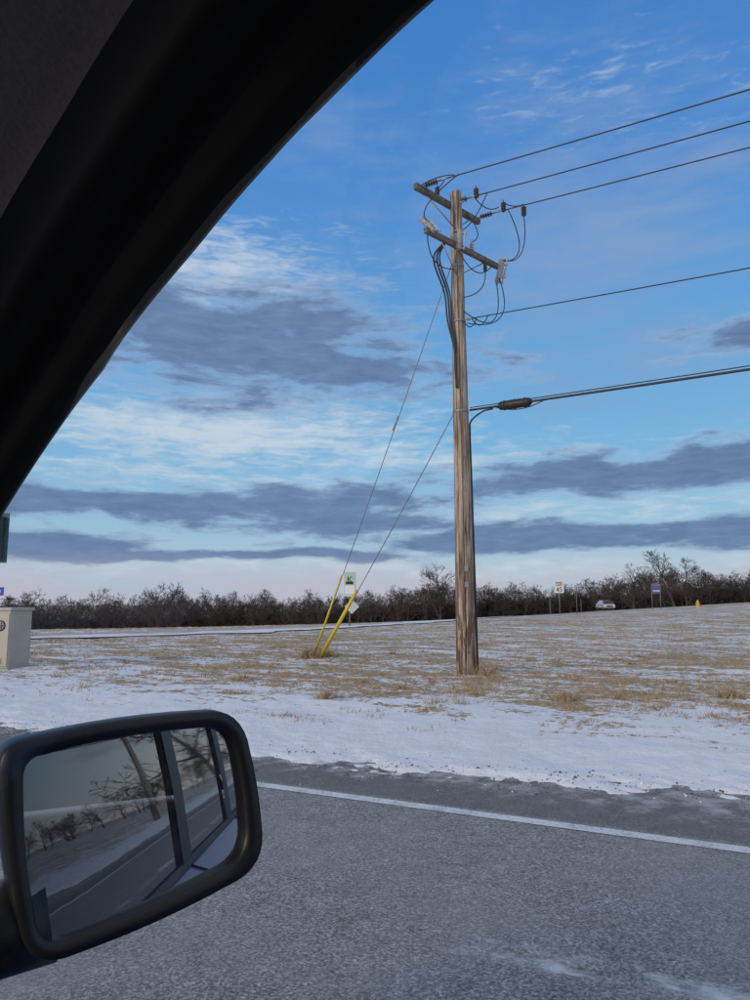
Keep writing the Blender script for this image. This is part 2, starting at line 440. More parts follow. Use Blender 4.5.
TM = [tree_mesh('bare_tree_%d' % k, 10+k, 10, (11, 8, 5, 3), .018, .70, 1, .12) for k in range(6)]
SM = [tree_mesh('brush_%d' % k, 40+k, 5, (9, 8, 5), .055, .75, 3, .02) for k in range(3)]
tl = empty('distant_treeline')
def inst(me, x, y, z, s, parent, sz=1.0):
    o = bpy.data.objects.new('tree', me); col.objects.link(o); o.parent = parent
    o.location = (x, y, z); o.scale = (s*random.uniform(1.0, 1.45), s*random.uniform(1.0, 1.45), s*sz); o.rotation_euler = (0, 0, random.uniform(0, 6.28))
def side(brg): return 1.56 - .36*sstep(-.60, .05, brg) - .04*sstep(.05, .45, brg)
for row, (yy, n, hs) in enumerate([(190, 70, .72), (208, 100, .88), (232, 130, 1.02)]):
    for k in range(n):
        brg = -.70+1.40*(k+random.random())/n
        y = yy+random.uniform(-7, 7); x = brg*y
        und = 1+.24*mn.noise(Vector((brg*6, row*.3, 0)))+.12*mn.noise(Vector((brg*30, row, 3)))
        tall = 1.22 if random.random() < .07 else 1.0
        inst(random.choice(TM), x, y, terr(x, y)-.3, hs*und*side(brg)*random.uniform(.80, 1.05)*tall, tl)
for yy in (200, 214, 228, 240):
    for k in range(125):
        brg = -.72+1.44*(k+random.random())/125
        y = yy+random.uniform(-4, 4); x = brg*y
        inst(random.choice(SM), x, y, terr(x, y)-.3, random.uniform(1.1, 1.35)*side(brg), tl, .85)
for (x, y, s, k) in [(15.5, 178, 1.5, 0), (68, 170, 1.45, 5), (71.5, 172, 1.2, 4), (60, 174, 1.1, 1), (-52, 178, 1.3, 3)]:
    o = bpy.data.objects.new('bare_tree', TM[k]); col.objects.link(o)
    o.location = (x, y, terr(x, y)-.2); o.scale = (s*1.25, s*1.25, s); o.rotation_euler = (0, 0, k*1.3)
BT = [tree_mesh('roadside_bare_tree_%d' % k, 70+k, 11, (12, 8, 6, 2), .016, .85, 1, .2) for k in range(2)]
for i, (F, R, s) in enumerate([(-50, 2.5-14, .9), (-62, 7.6, 1.35), (-84, 8.5, 1.3), (-100, 11, 1.3)]):
    p = car(F, R, 0)
    o = bpy.data.objects.new('roadside_bare_tree', BT[i % 2]); col.objects.link(o)
    o.location = (p.x, p.y, -.05); o.scale = (s, s, s); o.rotation_euler = (0, 0, i*1.9)
bl = empty('background_treeline')
for k in range(80):
    F = random.uniform(-250, -190); R = -60+200*(k+random.random())/80
    p = car(F, R, 0); inst(random.choice(TM), p.x, p.y, -.3, random.uniform(.8, 1.2), bl)

# ------------------------------------------------------------------ utility pole
wood, t, b = newmat('weathered_pole_wood')
pp = objco(t); mp = t.new('ShaderNodeMapping'); t.l.new(pp, mp.inputs[0]); mp.inputs['Scale'].default_value = (1, 1, .04)
g1 = t.noise(mp.outputs[0], 24, 5, .74, .3); mp2 = t.new('ShaderNodeMapping'); t.l.new(pp, mp2.inputs[0]); mp2.inputs['Scale'].default_value = (1, 1, .15)
g2 = t.noise(mp2.outputs[0], 9, 4, .65, .5)
c = t.ramp(g1, [(.38, (.032, .025, .02)), (.44, (.20, .160, .13)), (.55, (.44, .37, .305)), (.68, (.62, .54, .465))])
c = t.mix(t.m('MULTIPLY', t.mr(g2, .50, .68), .55), c, (.25, .18, .13))
sp = t.new('ShaderNodeSeparateXYZ'); t.l.new(pp, sp.inputs[0])
c = t.mix(t.m('MULTIPLY', t.mr(sp.outputs[2], 3.4, .3), t.mr(g2, .45, .53)), c, (.11, .058, .038))
t.put(b.inputs['Base Color'], c); b.inputs['Roughness'].default_value = .85
bn = t.new('ShaderNodeBump'); bn.inputs['Strength'].default_value = .9; bn.inputs['Distance'].default_value = .03
t.l.new(g1, bn.inputs['Height']); t.l.new(bn.outputs[0], b.inputs['Normal'])
armw = simple('crossarm_wood', (.15, .128, .11), .85, var=.4, scale=12, bump=.4)
blk = simple('black_cable', (.018, .018, .02), .5)
steel = simple('galvanised_steel', (.33, .34, .36), .45, .7, var=.2)
porc = simple('insulator_porcelain', (.30, .31, .33), .25, var=.2)
pbrn = simple('insulator_brown', (.06, .03, .025), .25)
galv = simple('cutout_grey', (.42, .43, .45), .4)
PB = Vector((1.737, 14.3, 0)); PT = Vector((1.67, 14.3, 9.81))
up = empty('utility_pole')
def shaft(nm, PB, PT, parent):
    V = []; Fc = []; n = 40; m = 90
    for i in range(m+1):
        f = i/m; c = PB.lerp(PT, f); c.z = -.3+(9.81+.3)*f
        r = .200-.082*f**.85
        if c.z < .5: r += .015*(.5-c.z)
        for k in range(n):
            a = 2*pi*k/n
            rr = r*(1+.03*mn.noise(Vector((cos(a)*2.5, sin(a)*2.5, c.z*.5)))+.09*min(0, mn.noise(Vector((cos(a)*7, sin(a)*7, c.z*.35)))) )
            V.append((c.x+cos(a)*rr, c.y+sin(a)*rr, c.z+(.02*cos(a) if i == m else 0)))
    for i in range(m):
        for k in range(n): Fc.append((i*n+k, i*n+(k+1) % n, (i+1)*n+(k+1) % n, (i+1)*n+k))
    Fc.append(tuple(m*n+k for k in range(n)))
    mesh(nm, V, Fc, wood, parent, True)
shaft('pole_shaft', PB, PT, up)
def poleat(z):
    f = z/9.81; return PB.lerp(PT, f)
def arm(name, p, q, w_, h_, parent=None):
    p, q = Vector(p), Vector(q); d = (q-p); x = d.normalized(); z = Vector((0, 0, 1)); y = z.cross(x)
    box(name, (p+q)/2, (d.length, w_, h_), armw, parent or up, (x, y, z), .008)
a1l, a1r = Vector((.79, 13.60, 9.55)), Vector((2.24, 15.0, 9.55))
arm('upper_crossarm', a1l, a1r, .10, .12)
a2l, a2r = Vector((.97, 13.45, 8.55)), Vector((2.64, 15.05, 8.55))
arm('lower_crossarm', a2l, a2r, .09, .11)
for aa, s in ((a1l.lerp(a1r, .15), 8.95), (a1l.lerp(a1r, .85), 8.95), (a2l.lerp(a2r, .2), 7.95), (a2l.lerp(a2r, .8), 7.95)):
    tube('arm_brace', [aa-Vector((0, 0, .05)), poleat(s)+Vector((-.02, -.1, -poleat(s).z+s))], .014, steel, up, 6)
for z in (9.55, 8.55):
    c = poleat(z); lathe('through_bolt', c+Vector((-.11, .11, 0)), (.22, -.22, 0), [(0, .02), (.36, .02)], steel, up, 8)
D = Vector((.848, -.53, 0)).normalized()
def insul(p, d, n=4, r=.045, step=.045, mat=porc, nm='insulator'):
    prof = [(0, .012), (.03, .012)]
    for k in range(n):
        s = .03+k*step; prof += [(s, .018), (s+step*.35, r), (s+step*.55, r*.92), (s+step*.6, .02)]
    e = .03+n*step; prof += [(e, .014), (e+.03, .014)]
    lathe(nm, p, d, prof, mat, up, 12); return Vector(p)+Vector(d).normalized()*(e+.03)
def wire(name, p, d, L_, sag, r, parent=up, drop=0):
    pts = []
    for k in range(61):
        f = (k/60)**1.3
        q = p+d*(L_*f); q = Vector((q.x, q.y, p.z+drop*f-4*sag*f*(1-f))); pts.append(q)
    return tube(name, pts, r, blk, parent, 6)
def droop(name, p, q, s, r=.011, n=14, side=Vector((0, 0, 0))):
    p, q = Vector(p), Vector(q)
    pts = [p.lerp(q, k/n)+(Vector((0, 0, -s))+side)*4*(k/n)*(1-k/n) for k in range(n+1)]
    tube(name, pts, r, blk, up, 6)
st = []
for f, zz in ((.10, 9.62), (.55, 9.62), (.97, 9.62)):
    p = a1l.lerp(a1r, f); p.z = zz
    lathe('eye_bolt', p-Vector((0, 0, .09)), (0, 0, 1), [(0, .012), (.12, .012)], steel, up, 8)
    e = insul(p+D*.05, D, 5, .055, .055, pbrn, 'dead_end_insulator')
    lathe('wire_clamp', e, D, [(0, .02), (.12, .022), (.2, .01)], steel, up, 8)
    wire('power_line', e+D*.15, D, 48, .55, .0125); st.append(e+D*.12)
e = insul(poleat(7.0)+Vector((.12, -.12, 7.02-poleat(7.0).z)), D, 2, .035, .04, porc)
wire('neutral_line', e, D, 48, .5, .011)
D2 = Vector((.81, -.585, 0)).normalized()
tc = poleat(5.16)+D2*.2; tc.z = 5.16
wire('telecom_cable', tc, D2, 48, .30, .022)
wire('telecom_messenger', tc+Vector((0, 0, .05)), D2, 48, .28, .010)
q = tc+D2*.62-Vector((0, 0, .02)); sc = D2+Vector((0, 0, -.02))
lathe('splice_case', q, sc, [(0, .022), (.03, .07), (.06, .085), (.30, .09), (.62, .085), (.65, .07), (.70, .022)], blk, up, 16)
for k in (.12, .33, .54): lathe('splice_band', q+sc*k, sc, [(0, .07), (.0, .096), (.025, .096), (.025, .07)], pbrn, up, 16)
droop('telecom_drip_loop', tc+D2*.5, q+sc*.95, .12, .01)
p2 = empty('utility_pole'); PB2 = PB+D*48; PT2 = PT+D*48
shaft('pole_shaft', PB2, PT2, p2); arm('crossarm', a1l+D*48, a1r+D*48, .10, .12, p2)
def arrester(p, h=.28, r=.04, mat=pbrn):
    prof = [(0, .015)]
    k = 0
    while k*.04 < h: prof += [(.02+k*.04, .022), (.035+k*.04, r), (.045+k*.04, r), (.055+k*.04, .022)]; k += 1
    prof += [(h+.06, .012), (h+.10, .012)]
    lathe('surge_arrester', p, (0, 0, 1), prof, mat, up, 12)
arrester(a1l.lerp(a1r, .33)+Vector((0, 0, .06)), .14, .05)
arrester(st[1]+Vector((.05, 0, -.05)), .18, .055)
arrester(st[2]+Vector((.1, 0, -.02)), .18, .055)
arrester(st[2]+D*.55+Vector((0, 0, -.28)), .18, .055)
arrester(a2l+Vector((.12, .1, .05)), .12, .05, galv)
arrester(a2l.lerp(a2r, .35)+Vector((0, 0, .05)), .2, .045, galv)
arrester(a2l.lerp(a2r, .62)+Vector((0, 0, .05)), .16, .045, galv)
arrester(a2l.lerp(a2r, .80)+Vector((0, -.06, -.30)), .2, .045, pbrn)
def cutout(p, d=Vector((.25, .1, .9)).normalized(), L_=.46):
    lathe('cutout_insulator', p, d, [(0, .03)]+sum([[(.04+k*.05, .035), (.06+k*.05, .062), (.07+k*.05, .062), (.08+k*.05, .035)] for k in range(8)], [])+[(L_, .03)], galv, up, 14)
    o = Vector((.10, -.06, 0))
    lathe('fuse_tube', p+o-d*.02, d, [(0, .02), (.03, .014), (L_-.03, .014), (L_, .024), (L_+.03, .024)], galv, up, 10)
    box('cutout_bracket', p+d*L_*.98+o*.5, (.16, .04, .02), steel, up)
    box('cutout_hinge', p+d*.02+o*.5, (.16, .04, .02), steel, up)
cutout(a2r+Vector((-.05, -.08, -.42)))
cutout(a2r+Vector((-.02, -.25, -.38)), Vector((.15, 0, 1)).normalized(), .42)
cutout(a2l.lerp(a2r, .42)+Vector((0, -.14, -.15)), Vector((.1, 0, 1)).normalized(), .34)
cutout(a2l+Vector((.18, .05, -.02)), Vector((-.5, .2, .7)).normalized(), .26)
droop('jumper', st[0], a1l.lerp(a1r, .33)+Vector((0, 0, .25)), .05)
droop('jumper', st[0]+D*.3, a2l+Vector((.12, .1, .2)), .15, side=Vector((-.35, 0, 0)))
droop('jumper', st[1]+D*.3, a2l.lerp(a2r, .35)+Vector((0, 0, .25)), .25)
droop('jumper', st[2]+D*.2, a2r+Vector((.06, -.15, .05)), .30, side=Vector((.30, 0, 0)))
droop('jumper', st[2]+D*.55+Vector((0, 0, -.28)), a2r+Vector((.0, -.25, .05)), .35, side=Vector((.18, 0, 0)))
droop('jumper', st[1], st[2]+Vector((0, 0, .1)), .14)
droop('jumper', st[2]+Vector((.1, 0, .2)), st[2]+D*.55, .06)
droop('jumper', a1l+Vector((.1, .1, .05)), st[0]+D*.2+Vector((0, 0, .02)), -.06)
droop('jumper', a2r+Vector((-.05, -.08, -.42)), poleat(7.2)+Vector((.1, -.1, 0)), .5, side=Vector((.25, 0, 0)))
droop('jumper', a2r+Vector((-.02, -.25, -.38)), poleat(6.95)+Vector((.15, -.12, 0)), .35, side=Vector((.35, 0, 0)))
droop('jumper', a2l.lerp(a2r, .42)+Vector((0, -.14, -.15)), a2l.lerp(a2r, .9)+Vector((0, -.1, -.1)), .3)
droop('jumper', a2l+Vector((.05, .05, .1)), poleat(8.1)+Vector((-.1, -.1, 0)), .22, side=Vector((-.15, 0, 0)))
droop('jumper', a1l.lerp(a1r, .75)+Vector((0, 0, .05)), a2l.lerp(a2r, .62)+Vector((0, 0, .25)), .1, side=Vector((.2, 0, 0)))
droop('jumper', a2l.lerp(a2r, .80)+Vector((0, -.06, -.30)), poleat(7.5)+Vector((.1, -.1, 0)), .1, side=Vector((.12, 0, 0)))
droop('lead', e, e+Vector((.35, .1, .12)), .18)
droop('lead', poleat(7.0)+Vector((.08, -.15, 0)), e+Vector((.1, .0, .0)), .16)
for off, rr in ((-.20, .020), (-.25, .018), (-.16, .016)):
    c0 = a2l.lerp(a2r, .30)+Vector((off*.4, 0, -.02))
    pts = catmull([c0, c0+Vector((off*.9+.02, 0, -.35)), poleat(7.6)+Vector((off*1.15, -.1, 0)), poleat(7.0)+Vector((off*.95, -.13, 0)), poleat(6.4)+Vector((-.06+off*.25, -.17, 0)), poleat(6.0)+Vector((-.05+off*.25, -.165, 0)), poleat(5.6)+Vector((-.03+off*.25, -.16, 0))], 6)
    tube('riser_cable', pts, rr, blk, up, 8)
tube('ground_wire', [poleat(z)+Vector((-.02, -(.195-.082*(z/9.81)), 0)) for z in (9.3, 7.5, 5.5, 3.5, 1.5, .1)], .006, blk, up, 5)
pr = [poleat(z)+Vector((.20-.082*(z/9.81)+.008, -.03, 0)) for z in (4.75, 4, 3, 2, 1, .0)]
tube('telecom_riser', catmull([tc+D2*.5-Vector((0, 0, .05)), tc+D2*.28-Vector((0, 0, .07)), tc+D2*.03-Vector((0, 0, .22))]+pr, 6), .018, blk, up, 8)
for z in (5.16, 7.02, 8.2):
    lathe('pole_band', poleat(z)-Vector((0, 0, .03)), (0, 0, 1), [(0, .12), (0, .205-.082*z/9.81), (.05, .205-.082*z/9.81), (.05, .12)], steel, up, 20)
for z, a in ((2.05, .3), (1.75, .25)): box('pole_tag', poleat(z)+Vector((.01, -.195, 0)), (.07, .008, .1), steel, up)

# guys
gw = empty('guy_wire')
yg = simple('yellow_guy_guard', (.62, .47, .03), .45, var=.15)
guyw = simple('guy_strand', (.22, .23, .25), .5, .5)
def guy(z, anc, gl, gr, stick=None):
    p = poleat(z)+Vector((-.1, .08, 0)); a = Vector(anc)
    tube('strand', [a+(p-a)*k/12-Vector((0, 0, .06*4*(k/12)*(1-k/12))) for k in range(13)], .0095, guyw, gw, 6)
    d = (p-a).normalized()
    tube('guard', [a+d*.15, a+d*gl], [gr, gr*.9], yg, gw, 10)
    tube('anchor_rod', [a-d*.3, a+d*.25], .014, steel, gw, 6)
    if stick: tube('strain_insulator', [a+(p-a)*stick, a+(p-a)*(stick+.035)], .022, porc, gw, 8)
guy(8.3, (-1.53, 18.4, .03), 2.35, .026, .62)
guy(5.2, (-1.36, 18.2, .03), 2.25, .045)

# ------------------------------------------------------------------ signs etc.
wht = simple('sign_white', (.74, .78, .80), .5, var=.05)
sblk = simple('sign_black', (.02, .02, .02), .5)
postm = simple('sign_post_steel', (.16, .17, .16), .6, .4)
def panel(name, x, y, z0, z1, w_, mat, parent, ang=0.0, dy=0):
    ax = (Vector((cos(ang), sin(ang), 0)), Vector((-sin(ang), cos(ang), 0)), Vector((0, 0, 1)))
    return box(name, Vector((x, y, (z0+z1)/2))+ax[1]*dy, (w_, .02, z1-z0), mat, parent, ax, .006)
def text(name, s, x, y, z, size, mat, parent):
    cu = bpy.data.curves.new(name, 'FONT'); cu.body = s; cu.size = size; cu.align_x = 'CENTER'; cu.extrude = .002
    o = bpy.data.objects.new(name, cu); col.objects.link(o); o.location = (x, y, z); o.rotation_euler = (pi/2, 0, 0); cu.materials.append(mat); o.parent = parent
s1 = empty('route_sign'); x, y = -1.42, 42
tube('post', [(x, y+.04, terr(x, y)-.2), (x, y+.04, 3.1)], .04, postm, s1)
panel('sign_panel', x, y, 1.78, 3.2, .74, wht, s1)
panel('sign_border', x, y, 1.84, 3.14, .66, simple('sign_green', (.40, .56, .52), .5, var=.05), s1, 0, -.014)
panel('sign_field', x, y, 1.90, 2.38, .56, wht, s1, 0, -.026)
text('symbol_text', "K", x+.0, y-.03, 2.55, .5, sblk, s1)
panel('arrow_shaft', x-.02, y, 2.45, 2.6, .42, sblk, s1, 0, -.028)
ax = (Vector((.7071, 0, .7071)), Vector((0, 1, 0)), Vector((-.7071, 0, .7071)))
box('warning_diamond', (x+.12, y-.02, 1.2), (.58, .015, .58), simple('sign_back', (.50, .55, .56), .5), s1, ax, .01)
s2 = empty('speed_limit_sign'); x, y = 17.3, 70
tube('post', [(x, y+.05, terr(x, y)-.2), (x, y+.05, 3.3)], .045, postm, s2)
panel('sign_panel', x, y, 2.35, 3.5, .88, wht, s2)
text('lettering', "SPEED", x, y-.03, 3.2, .26, sblk, s2); text('lettering', "LIMIT", x, y-.03, 2.98, .26, sblk, s2); text('numerals', "45", x, y-.03, 2.45, .62, sblk, s2)
for i, (x, y, zt, rr) in enumerate([(18.9, 70, 2.9, .03), (20.6, 88, 2.1, .04), (26.2, 95, 1.9, .04)]):
    o = tube('marker_post', [(x, y, terr(x, y)-.2), (x, y, zt)], rr, postm)
s3 = empty('business_sign'); x, y = 30.2, 80
tube('post', [(x-.5, y+.05, terr(x, y)-.2), (x-.5, y+.05, 3.2)], .04, postm, s3); tube('post', [(x+.4, y+.05, terr(x, y)-.2), (x+.4, y+.05, 3.2)], .04, postm, s3)
panel('sign_panel', x, y, 2.4, 3.2, .95, simple('sign_purple', (.09, .10, .32), .5), s3)
panel('sign_header', x, y, 3.22, 3.45, .95, simple('sign_violet', (.20, .13, .30), .5), s3)
panel('sign_stripe', x, y, 2.65, 2.75, .7, wht, s3, 0, -.015)
hy = empty('fire_hydrant'); x, y = 32.4, 75; z = terr(x, y)+.05
lathe('barrel', (x, y, z), (0, 0, 1), [(0, .17), (.05, .17), (.05, .12), (.55, .12), (.55, .16), (.6, .16), (.62, .12), (.75, .07), (.8, .03), (.84, .03)], yg, hy)
lathe('side_nozzles', (x-.22, y, z+.45), (1, 0, 0), [(0, .06), (.44, .06)], yg, hy); lathe('pumper_nozzle', (x, y, z+.42), (0, -1, 0), [(0, .08), (.2, .08)], yg, hy)
s4 = empty('street_name_sign'); x, y = -23.25, 45
tube('post', [(x, y+.05, terr(x, y)-.2), (x, y+.05, 2.4)], .04, postm, s4)
panel('sign_panel', x, y, 1.85, 2.35, 1.7, simple('sign_blue', (.02, .06, .50), .4), s4); text('lettering', "MAIN RD", x, y-.03, 1.98, .34, wht, s4)
tlm = simple('signal_housing', (.03, .035, .035), .5); tg = empty('traffic_light')
x, y = -10.28, 20
tube('pedestal', [(x-.35, y, -.1), (x-.35, y, 3.9)], .06, postm, tg); 
for z in (2.75, 3.6): tube('bracket', [(x-.35, y, z), (x, y, z)], .025, postm, tg)
box('housing', (x, y, 3.16), (.36, .24, 1.16), tlm, tg, None, .03)
lm = [simple('lens_red', (.28, .03, .03), .3), simple('lens_amber', (.3, .15, .02), .3), simple('lens_green', (.02, .30, .24), .3)]
for k in range(3):
    zc = 3.54-k*.38
    lathe('lens', (x, y-.12, zc), (0, -1, 0), [(0, .13), (.02, .12), (.04, .05)], lm[k], tg, 18)
    V = []; Fc = []
    for i in range(13):
        a = radians(-30+240*i/12); V += [(x+cos(a)*.15, y-.12, zc+sin(a)*.15), (x+cos(a)*.15, y-.36, zc+sin(a)*.15-.02)]
    for i in range(12): Fc.append((2*i, 2*i+1, 2*i+3, 2*i+2))
    mesh('visor', V, Fc, tlm, tg, True)
box('backplate', (x, y+.13, 3.16), (.56, .01, 1.36), simple('signal_backplate', (.03, .10, .11), .5), tg)
cb = empty('utility_cabinet'); beige = simple('cabinet_beige', (.40, .375, .325), .55, var=.08, scale=3)
ang = radians(-14); ax = (Vector((cos(ang), sin(ang), 0)), Vector((-sin(ang), cos(ang), 0)), Vector((0, 0, 1)))
cc = Vector((-7.96, 15.75, .66))
box('cabinet_body', cc, (1.25, .65, 1.18), beige, cb, ax, .03)
box('cabinet_lid', cc+Vector((0, 0, .615)), (1.32, .72, .07), beige, cb, ax, .025)
box('concrete_pad', cc-Vector((0, 0, .62)), (1.5, .95, .12), simple('concrete', (.35, .34, .32), .9), cb, ax, .02)
for s in (-.31, .31): box('door', cc+ax[0]*s-ax[1]*.332, (.59, .02, 1.06), beige, cb, ax, .008)
box('handle', cc+ax[0]*.05-ax[1]*.35, (.025, .03, .18), steel, cb, ax, .005)
for k in range(5): box('vent_slot', cc+ax[0]*.31-ax[1]*.345+Vector((0, 0, -.38-k*.025)), (.35, .006, .01), sblk, cb, ax)
lathe('logo_disc', cc+ax[0]*.42-ax[1]*.343+Vector((0, 0, .28)), -ax[1], [(0, .11), (.004, .11)], sblk, cb, 24)
lathe('logo_inner', cc+ax[0]*.42-ax[1]*.349+Vector((0, 0, .28)), -ax[1], [(0, .085), (.004, .085)], beige, cb, 24)
box('logo_bar', cc+ax[0]*.42-ax[1]*.357+Vector((0, 0, .28)), (.15, .004, .03), sblk, cb, ax); box('logo_bar', cc+ax[0]*.44-ax[1]*.361+Vector((0, 0, .28)), (.03, .004, .15), sblk, cb, ax)

# distant oncoming car
dc = empty('parked_car'); x0, y0 = 37.6, 122; z0 = terr(x0, y0)+.12
cw = simple('car_paint_silver', (.5, .52, .55), .3, .5); cgl = simple('car_glass_dark', (.02, .025, .03), .1)
prof = [(-2.2, .45), (-2.25, .8), (-2.0, 1.05), (-1.5, 1.1), (-.8, 1.65), (.9, 1.7), (1.9, 1.2), (2.2, 1.1), (2.25, .5)]
V = []; 
for sx, sc_ in ((-.92, 1), (.92, 1)):
    for (a, zz) in prof: V.append((x0+sx*(1 if zz < 1.2 else .8), y0+a, z0+zz))
n = len(prof); Fc = [(i, i+1, n+i+1, n+i) for i in range(n-1)]+[tuple(range(n-1, -1, -1)), tuple(range(n, 2*n)), (0, n, 2*n-1, n-1)]
o = mesh('body', V, Fc, cw, dc); bv = o.modifiers.new('b', 'BEVEL'); bv.width = .08; bv.segments = 3
V = [(x0-.78, y0-1.47, z0+1.14), (x0+.78, y0-1.47, z0+1.14), (x0+.68, y0-.86, z0+1.63), (x0-.68, y0-.86, z0+1.63)]
mesh('windshield', [(a, b_-.03, c_+.02) for a, b_, c_ in V], [(0, 1, 2, 3)], cgl, dc)
for s in (-1, 1):
    lathe('headlight', (x0+s*.68, y0-2.2, z0+.78), (0, -1, 0), [(0, .13), (.05, .12), (.08, .06)], wht, dc)
    for yy in (-1.4, 1.4): lathe('wheel', (x0+s*.72, y0+yy, z0+.33), (s, 0, 0), [(0, .33), (.2, .33), (.21, .2), (.19, .05)], sblk, dc, 20)
box('grille', (x0, y0-2.27, z0+.72), (.9, .04, .22), sblk, dc)

# ------------------------------------------------------------------ OUR CAR
carE = empty('car')
blue, t, b = newmat('car_paint_blue')
pp = objco(t); dn = t.noise(pp, 4, 4, .7)
t.put(b.inputs['Base Color'], t.mix(t.m('MULTIPLY', t.mr(dn, .35, .8), .2), (.03, .085, .25), (.16, .20, .26)))
b.inputs['Metallic'].default_value = .1; b.inputs['Roughness'].default_value = .38; b.inputs['Specular IOR Level'].default_value = .2; b.inputs['Coat Weight'].default_value = .08; b.inputs['Coat Roughness'].default_value = .08
rub = simple('rubber_seal', (.010, .010, .012), .6, var=.1)
blkp = simple('black_plastic', (.014, .014, .016), .55, var=.15, scale=60)
fab = simple('headliner_fabric', (.44, .385, .36), .95, var=.12, scale=300, bump=.15)
priv = simple('privacy_glass', (.015, .018, .02), .03, var=.05, spec=.8)
clear, t, b = newmat('window_glass'); t.n.remove(b)
out = [n for n in t.n if n.type == 'OUTPUT_MATERIAL'][0]
ge = t.new('ShaderNodeNewGeometry'); dt = t.new('ShaderNodeVectorMath', operation='DOT_PRODUCT')
t.l.new(ge.outputs['Normal'], dt.inputs[0]); t.l.new(ge.outputs['Incoming'], dt.inputs[1])
cth = t.m('ABSOLUTE', dt.outputs['Value'])
sch = t.m('MULTIPLY_ADD', t.m('POWER', t.m('SUBTRACT', 1.0, cth, clamp=True), 4.0), .96, .03)
tb = t.new('ShaderNodeBsdfTransparent'); tb.inputs[0].default_value = (.97, .98, .975, 1)
gb = t.new('ShaderNodeBsdfGlossy'); gb.inputs['Roughness'].default_value = .01; gb.inputs[0].default_value = (.9, .9, .9, 1)
mx = t.new('ShaderNodeMixShader'); t.l.new(sch, mx.inputs[0]); t.l.new(tb.outputs[0], mx.inputs[1]); t.l.new(gb.outputs[0], mx.inputs[2]); t.l.new(mx.outputs[0], out.inputs[0])

RG = [(1.0, .465), (1.2, .44), (1.37, .405), (1.468, .38), (1.562, .36), (1.619, .33), (1.653, .31), (1.689, .298), (1.72, .285), (1.9, .2)]
def Rg(z):
    if z <= RG[0][0]: return RG[0][1]
    for (a, ra), (b_, rb) in zip(RG, RG[1:]):
        if z <= b_: return ra+(rb-ra)*(z-a)/(b_-a)
    return RG[-1][1]
TP = [(1.05, 1.03), (.88, 1.13), (.75, 1.245), (.64, 1.36), (.524, 1.468), (.40, 1.562), (.288, 1.619), (.204, 1.655), (.122, 1.689), (.04, 1.712), (-.1, 1.73), (-.5, 1.735), (-.9, 1.71), (-1.3, 1.63), (-1.6, 1.51), (-1.85, 1.33), (-2.05, 1.08)]
TC = [(p.x, p.y) for p in catmull([(a, b_, 0) for a, b_ in TP], 8)]
def Tz(F):
    for (a, za), (b_, zb) in zip(TC, TC[1:]):
        if b_ <= F <= a: return za+(zb-za)*(a-F)/(a-b_+1e-9)
    return 1.03
NT_ = []
for i in range(len(TC)):
    a = TC[max(i-1, 0)]; b_ = TC[min(i+1, len(TC)-1)]
    d = Vector((b_[0]-a[0], b_[1]-a[1])).normalized(); nn = Vector((d.y, -d.x))
    if nn.y < 0: nn = -nn
    NT_.append(nn)
CC = -.42            # car centre line in R
def both(name, rows, mats, midx_f=None, sides=(1, -1), smooth=True):
    for s in sides:
        V = []; Fc = []; mi = []
        for r in rows:
            for (F, R, z) in r:
                V.append(car(F, R if s == 1 else 2*CC-R, z))
        m = len(rows[0])
        for i in range(len(rows)-1):
            for j in range(m-1):
                Fc.append((i*m+j, i*m+j+1, (i+1)*m+j+1, (i+1)*m+j)); mi.append(midx_f(i, j) if midx_f else 0)
        mesh(name, V, Fc, mats, carE, smooth, mi)
rows = []
for (o, dr) in ((0, 0), (.001, .003), (.008, .005), (.035, .006), (.07, -.01)):
    rows.append([(F+nn.x*o, Rg(z)+dr, z+nn.y*o) for (F, z), nn in zip(TC, NT_)])
both('window_rail', rows, [rub, blue], lambda i, j: 0 if i < 3 else 1)
tr_rows = [(0, 0), (.002, -.010), (.006, -.020), (.024, -.028), (.030, -.042), (.026, -.052), (.036, -.064), (.062, -.075), (.070, -.088), (.078, -.12), (.085, -.17)]
rows = [[(F+nn.x*o, Rg(z)+dr, z+nn.y*o) for (F, z), nn in zip(TC, NT_)] for (o, dr) in tr_rows]
both('pillar_trim', rows, [rub, blkp, fab], lambda i, j: 0 if i in (0, 1, 4, 5) else (1 if i < 7 else 2))
sel = [(F, z, nn) for (F, z), nn in zip(TC, NT_) if -1.75 < F < .47]
rows = []
for k in range(7):
    f = k/6
    rows.append([(F+nn.x*.085, (Rg(z)-.17)*(1-f)+CC*f, z+nn.y*.085+.03*sin(f*pi/2)+(max(0, 1.72-z))*f*.9) for F, z, nn in sel])
both('headliner', rows, [fab])
rows = []
for k in range(9):
    f = k/8
    rows.append([(F+nn.x*.07, (Rg(z)-.01)*(1-f)+CC*f, z+nn.y*.07+.07*sin(f*pi/2)+(max(0, 1.72-z))*f*.9) for F, z, nn in sel])
both('roof', rows, [blue])
ws = [(.50, .20, 1.60), (.80, .27, 1.36), (1.2, .36, 1.06)]
rows = [[(F+.25*f, R*(1-f)+CC*f, z+.08*(1 if F < .6 else 0)) for (F, R, z) in ws] for f in (0, .5, 1)]
both('windshield', rows, [clear])
rg_ = [(-1.72, .12, 1.62), (-1.95, .22, 1.4), (-2.2, .35, 1.06)]
both('rear_window', [[(F-.1*f, R*(1-f)+CC*f, z) for (F, R, z) in rg_] for f in (0, .5, 1)], [priv])
def sideglass(name, F0, F1, mat, sides, dr=-.004, zlow=1.0):
    n = 20; rows = []
    for i in range(n+1):
        F = F0+(F1-F0)*i/n; zt = Tz(F)+.004
        rows.append([(F, Rg(zlow+(zt-zlow)*k/8)+dr, zlow+(zt-zlow)*k/8) for k in range(9)])
    both(name, rows, [mat], None, sides)
